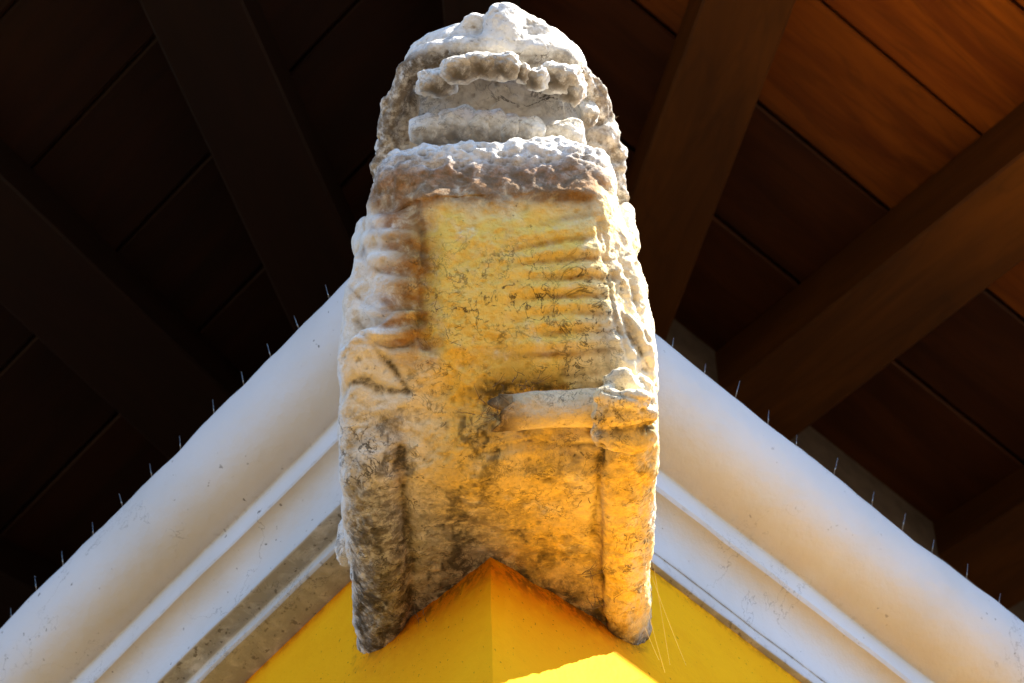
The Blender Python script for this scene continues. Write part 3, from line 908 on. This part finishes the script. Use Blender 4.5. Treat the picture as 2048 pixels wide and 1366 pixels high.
for pth in (rl, rr_):
    for p in pth[6:]: rim_d = np.minimum(rim_d, np.linalg.norm(V - p, axis=1))
side_rim = np.clip((0.5197 - sb) / 0.02, 0, 1)
crust = (1.1 * np.clip(1 - rim_d / 0.034, 0, 1) ** 0.6 * side_rim * np.where(sa > HX, 0.8, 1.0)
         + 0.55 * box(wsb, 0.3216, 0.3774, 0.03) * box(sa, -0.1477, 0.1477, 0.03)
         + 0.6 * np.clip(1 - rim_d / 0.03, 0, 1) * (sa < HX) * box(sb, 0.5063, 0.5600, 0.02) * 0.8
         + 0.26 * under_m * np.clip((lf - sa) / 0.02 + 0.5, 0, 1)
         + 0.35 * under_m * np.clip((-0.0134 - sa) / 0.05 + 0.5, 0, 1) * np.clip((-0.0242 - sb) / 0.04, 0, 1)
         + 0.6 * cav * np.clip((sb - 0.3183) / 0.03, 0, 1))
blot = np.clip((fbm(V * np.array([1, 0.6, 0.6]), 26, 5, 0.6, 91.0) - 0.30) / 0.25, 0, 1)
crease = np.exp(-((seg_dist([((px - 980) * 0.0006715, (894 - py) * 0.0006715) for px, py in [(800, 420), (846, 428), (862, 470), (862, 540), (856, 610), (862, 700)]]) + wobx * 1.5) / 0.017) ** 2)
arch = np.exp(-((seg_dist([((px - 980) * 0.0006715, (894 - py) * 0.0006715) for px, py in [(815, 412), (900, 396), (1000, 392), (1100, 396), (1180, 412)]]) + wobx * 2) / 0.017) ** 2)
stain_shade = stain_shade + 1.3 * crease * np.clip(n2 * 1.6 - 0.1, 0.25, 1) + 0.9 * arch * np.clip(n2 * 1.8 - 0.2, 0.2, 1)  # brown staining with shade painted into the crease and under the lip
soot_shade = (0.75 * blot * under_m * np.clip((0.1343 - sa) / 0.12 + 0.25, 0.15, 1) + 0.7 * groove * np.clip(n2 * 2 - 0.7, 0, 1) + 0.75 * cav * (0.25 + 0.75 * (sb < 0.1303)) + 1.0 * np.exp(-np.maximum(dw - 0.001, 0) / 0.020) * under_m
        + 1.6 * np.exp(-(((sa - 0.0436) / 0.055) ** 2 + ((sb - 0.0806) / 0.012) ** 2))  # shadow painted into the slot above the rod
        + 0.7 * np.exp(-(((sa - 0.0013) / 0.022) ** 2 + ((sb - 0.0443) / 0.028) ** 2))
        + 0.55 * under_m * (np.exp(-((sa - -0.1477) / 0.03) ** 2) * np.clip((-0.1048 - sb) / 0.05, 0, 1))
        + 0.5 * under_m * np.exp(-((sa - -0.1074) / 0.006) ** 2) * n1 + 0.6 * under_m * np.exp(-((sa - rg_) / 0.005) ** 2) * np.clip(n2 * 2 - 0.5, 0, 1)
        + 0.08 * np.exp(-(((sa - 0.0201) / 0.10) ** 2 + ((sb - 0.4794) / 0.03) ** 2)) * n2
        + 0.7 * gauss(sb, 0.5076, 0.010) * box(sa, -0.1007, 0.1276, 0.02) * n2)
veins = np.clip(0.12 + 0.9 * np.clip((0.2847 - sb) / 0.05, 0, 1) * (sa > -0.1007) * (sa < 0.1712) + 0.9 * under_m + 0.35 * (sb > 0.4391) * (sb < 0.5130), 0, 1)
crust += 0.30 * under_m * np.clip((sa - -0.0806) / 0.05, 0, 1) * n1 * 1.5
keep = np.clip((sa - -0.1840) / 0.006, 0, 1)      # mortar and the left edge stay whitewashed
crust *= keep; soot_shade *= 0.3 + 0.7 * keep; stain_shade *= keep
ochre_bounce *= 0.3 + 0.7 * keep
palm = box(sb, 0.4418, 0.5144, 0.01) * box(sa, -0.1007, 0.1343, 0.02) * (V[:, 1] > -0.565)
soot_shade += 0.35 * palm * np.clip(n1 * 1.6 - 0.5, 0, 1)
veins = np.clip(veins + palm, 0, 1)
crust = np.clip(crust * 1.5, 0, 1)
ochre_bounce *= 0.8 + 0.2 * np.clip((sb - 0.0631) / 0.06 + 0.5, 0, 1)
ochre_bounce = np.maximum(ochre_bounce, 0.85 * under_m * np.clip((wsa - 0.1142) / 0.03, 0, 1) * np.clip((0.2122 - wsa) / 0.012, 0, 1) * (0.6 + 0.5 * n1))
ochre_bounce = np.clip(ochre_bounce * 1.15, 0, 1)
ATTRS = dict(stain_shade=stain_shade, ochre_bounce=ochre_bounce, crust=crust, soot_shade=soot_shade, veins=veins)


me = bpy.data.meshes.new('body')
me.vertices.add(len(V)); me.vertices.foreach_set('co', V.astype(np.float32).ravel())
me.loops.add(len(Q) * 4); me.loops.foreach_set('vertex_index', Q.astype(np.int32).ravel())
me.polygons.add(len(Q)); me.polygons.foreach_set('loop_start', np.arange(0, len(Q) * 4, 4, dtype=np.int32))
me.update(calc_edges=True)
me.polygons.foreach_set('use_smooth', [True] * len(Q))
for k_, a_ in ATTRS.items(): set_attr(me, k_, a_)
statue = tag(empty('lion_statue', (CX, 0.0, -0.28)), 'weathered white lion statue with gaping toothed mouth jutting from the yellow wall corner', 'statue')
def stick(o):
    o.parent = statue
    o.matrix_parent_inverse = Matrix.Translation(-statue.location)
    return o
body = stick(link('body', me, M_STATUE))
rt_ = random.Random(21)
def lump(name, c, r, seed, rot=0.0, parent=None):
    bm = bmesh.new()
    bmesh.ops.create_icosphere(bm, subdivisions=4, radius=1.0)
    m_ = bpy.data.meshes.new(name)
    bm.to_mesh(m_); bm.free()
    v = coords(m_)
    v = np.sign(v) * np.abs(v) ** (0.68 if name == 'upper_tooth' else 0.8)
    n_ = v / np.linalg.norm(v, axis=1, keepdims=True)
    rr = np.array(r)
    v = v * (1 + (0.22 if name == 'upper_tooth' else 0.16) * fbm(v + seed * 7.7, 1.4, 2) + (0.10 if name == 'upper_tooth' else 0.05) * fbm(v + seed * 3.1, 3.5, 4))[:, None] * rr
    ca, sa_ = math.cos(rot), math.sin(rot)
    v = np.stack([v[:, 0] * ca - v[:, 2] * sa_, v[:, 1], v[:, 0] * sa_ + v[:, 2] * ca], 1)
    m_.vertices.foreach_set('co', v.astype(np.float32).ravel())
    m_.polygons.foreach_set('use_smooth', [True] * len(m_.polygons))
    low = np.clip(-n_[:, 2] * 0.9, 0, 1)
    set_attr(m_, 'crust', np.clip(low * 1.3 - 0.35, 0, 1) * (1.0 if name == 'upper_tooth' else 0.5)); set_attr(m_, 'soot_shade', low ** 2 * (1.0 if name == 'upper_tooth' else 0.6)); set_attr(m_, 'veins', 0.6 + 0 * low)
    o = link(name, m_, M_STATUE)
    o.location = c
    return stick(o)
for i, (x, y, z, a, b, c, rt) in enumerate([(-0.0559, -0.538, 0.02, 0.026, 0.018, 0.016, 0.25), (-0.0245, -0.562, 0.0044, 0.024, 0.018, 0.011, 0.15), (0.0038, -0.568, 0.0052, 0.024, 0.018, 0.011, -0.05), (0.0305, -0.568, -0.0019, 0.022, 0.018, 0.01, -0.25), (0.052, -0.56, -0.004, 0.012, 0.014, 0.007, -0.4), (0.0722, -0.552, -0.0061, 0.013, 0.015, 0.012, -0.5), (0.1006, -0.544, 0.0143, 0.025, 0.019, 0.014, -0.15), (0.1183, -0.526, 0.0151, 0.016, 0.018, 0.016, -0.3), (0.1366, -0.478, 0.0438, 0.012, 0.016, 0.024, 0.2)]):
    lump('upper_tooth', (x, y, z), (a, b, c), i, rt)
for i, (x, y, z, a, b, c, rt) in enumerate([(-0.0652, -0.478, -0.0001, 0.027, 0.02, 0.023, 0.12), (-0.0304, -0.482, 0.0058, 0.029, 0.022, 0.028, 0.05), (0.0017, -0.482, -0.0014, 0.022, 0.02, 0.026, 0), (0.0216, -0.482, -0.0052, 0.019, 0.02, 0.024, 0), (0.0389, -0.482, -0.0103, 0.019, 0.02, 0.022, -0.1), (0.0593, -0.48, -0.0159, 0.023, 0.02, 0.019, -0.2), (0.1042, -0.47, -0.0098, 0.029, 0.022, 0.018, -0.1)]):
    lump('lower_tooth', (x, y, z), (a, b, c), i + 20, rt)
# the broken rod gripped in the paw
A_, B_ = Vector((0.0184, -0.2760, -0.3718)), Vector((0.1489, -0.2760, -0.3607))
nseg, nr = 60, 40
vs, fs = [], []
ax = (B_ - A_).normalized(); e1 = ax.cross(Vector((0, 0, 1))).normalized(); e2 = ax.cross(e1)
for i in range(nseg + 1):
    for k in range(nr):
        th = 2 * math.pi * k / nr
        rad = 0.0235 + 0.0012 * math.sin(3 * th + i * 0.1)
        t = i / nseg
        end = 0.012 * math.sin(2 * th + 1) + 0.006 * math.sin(5 * th) if i < 6 else 0.0
        vs.append(A_.lerp(B_, t) + ax * end * (1 - i / 6 if i < 6 else 0) + (e1 * math.cos(th) + e2 * math.sin(th)) * rad)
for i in range(nseg):
    for k in range(nr):
        fs.append((i * nr + k, i * nr + (k + 1) % nr, (i + 1) * nr + (k + 1) % nr, (i + 1) * nr + k))
# hollow broken end
b0 = len(vs)
for k in range(nr):
    th = 2 * math.pi * k / nr
    vs.append(A_ + ax * 0.010 + (e1 * math.cos(th) + e2 * math.sin(th)) * 0.014)
for k in range(nr): fs.append((k, (k + 1) % nr, b0 + (k + 1) % nr, b0 + k))
vs.append(A_ + ax * 0.022); fs += [(b0 + k, b0 + (k + 1) % nr, len(vs) - 1) for k in range(nr)]
fs.append(tuple(nseg * nr + k for k in range(nr)))
rm = mesh_from('broken_rod', vs, fs, True)
rc = coords(rm)
ctr = (rc - np.array(A_)) @ np.array(ax)
axis_p = np.array(A_)[None] + ctr[:, None] * np.array(ax)[None]
rad_v = rc - axis_p
rc2 = axis_p + rad_v * (1 + 0.13 * fbm(rc, 22, 4))[:, None]
rm.vertices.foreach_set('co', rc2.astype(np.float32).ravel())
endm = np.exp(-np.maximum(ctr, 0) / 0.018)
set_attr(rm, 'veins', np.full(len(rc), 0.8)); set_attr(rm, 'soot_shade', endm * 0.9); set_attr(rm, 'stain_shade', endm * 0.6 + 0.15)
set_attr(rm, 'ochre_bounce', np.full(len(rc), 0.4)); set_attr(rm, 'crust', endm * 0.4 + 0.1)
stick(link('broken_rod', rm, M_STATUE))

# frayed dead rootlets caught in the crevices
rw = random.Random(3)
def rootlets(spots):
    vs, fs = [], []
    for (c, spread, cnt, ln) in spots:
        for q in range(cnt):
            p = Vector(c) + Vector((rw.gauss(0, spread), rw.gauss(0, spread * 0.4), rw.gauss(0, spread * 0.5)))
            d = Vector((rw.gauss(0, 1), rw.gauss(-0.25, 0.4), rw.gauss(0.1, 1))).normalized()
            pts = [p]
            n_ = 6
            for s in range(n_):
                d = (d + Vector((rw.gauss(0, .28), rw.gauss(0, .18), rw.gauss(0, .28)))).normalized()
                p = p + d * ln / n_ * rw.uniform(0.6, 1.2); pts.append(p)
            r0 = rw.uniform(0.0003, 0.0006)
            b = len(vs)
            for i, pt in enumerate(pts):
                t = (pts[min(i + 1, n_)] - pts[max(i - 1, 0)]).normalized()
                a = t.cross(Vector((0.3, 0.2, 0.9))).normalized(); bb = t.cross(a)
                for k in range(4):
                    th = k * math.pi / 2
                    vs.append(pt + (a * math.cos(th) + bb * math.sin(th)) * r0 * (1 - 0.8 * i / n_))
            for i in range(n_):
                for k in range(4):
                    fs.append((b + i * 4 + k, b + i * 4 + (k + 1) % 4, b + i * 4 + 4 + (k + 1) % 4, b + i * 4 + 4 + k))
    return mesh_from('rootlets', vs, fs)
M_ROOT = mat_plain('dead_rootlet', (0.13, 0.09, 0.055), 0.9)
spots = [((0.0402, -0.3050, -0.3491), 0.012, 16, 0.026), ((0.0068, -0.2920, -0.4027), 0.010, 14, 0.03), ((0.1295, -0.1250, -0.3378), 0.006, 5, 0.03), ((0.1268, -0.0200, -0.3493), 0.008, 9, 0.03),
         ((0.1377, 0.0400, -0.3281), 0.010, 8, 0.025), ((-0.0273, -0.0150, -0.3003), 0.008, 8, 0.022), ((-0.0985, -0.1350, -0.3440), 0.004, 6, 0.022), ((-0.0550, -0.3900, -0.3120), 0.004, 3, 0.022), ((-0.0404, -0.3580, -0.3311), 0.005, 3, 0.02),
         ((0.1710, -0.4550, 0.0716), 0.003, 5, 0.009), ((-0.0999, 0.0600, -0.3114), 0.008, 8, 0.022)]
stick(tag(link('rootlets', rootlets(spots), M_ROOT), kind='stuff'))

# thin cobweb threads beside the right leg and across the mouth
vs, fs = [], []
def strand(a, b, sag, r):
    a, b = Vector(a), Vector(b); base = len(vs); n_ = 10
    t = (b - a).normalized(); e1 = t.cross(Vector((0.2, 0.3, 0.93))).normalized(); e2 = t.cross(e1)
    for i in range(n_ + 1):
        p = a.lerp(b, i / n_) + Vector((0, 0, -sag * 4 * (i / n_) * (1 - i / n_)))
        for k in range(3):
            th = 2 * math.pi * k / 3
            vs.append(p + (e1 * math.cos(th) + e2 * math.sin(th)) * r)
    for i in range(n_):
        for k in range(3):
            fs.append((base + i * 3 + k, base + i * 3 + (k + 1) % 3, base + i * 3 + 3 + (k + 1) % 3, base + i * 3 + 3 + k))
strand((0.2053, -0.0200, -0.3059), (0.2294, 0.1700, -0.2775), 0.004, 0.00015)
strand((0.2040, 0.0000, -0.3219), (0.2517, 0.1900, -0.2493), 0.006, 0.00015)
strand((0.1994, 0.0400, -0.3536), (0.2228, 0.1800, -0.2800), 0.003, 0.0002)
strand((0.1943, 0.0600, -0.3521), (0.2156, 0.1700, -0.2654), 0.002, 0.0002)
strand((0.2050, -0.2500, -0.2683), (0.2291, -0.0500, 0.2461), 0.0, 0.0002)
tag(link('cobweb', mesh_from('cobweb', vs, fs), M_WEB), 'pale cobweb threads strung between the right leg of the statue and the wall', 'cobweb')
vs, fs = [], []
strand((0.0044, -0.4700, 0.0604), (0.0191, -0.5000, 0.0319), 0.003, 0.0004)
tag(link('cobweb', mesh_from('cobweb', vs, fs), M_WEB), 'short slanting cobweb thread above the lower teeth at the centre of the open mouth', 'cobweb')
vs, fs = [], []
strand((0.1032, -0.5200, 0.0308), (0.1102, -0.4600, 0.0320), 0.004, 0.0004)
tag(link('cobweb', mesh_from('cobweb', vs, fs), M_WEB), 'long upright cobweb thread across the right side of the open mouth', 'cobweb')
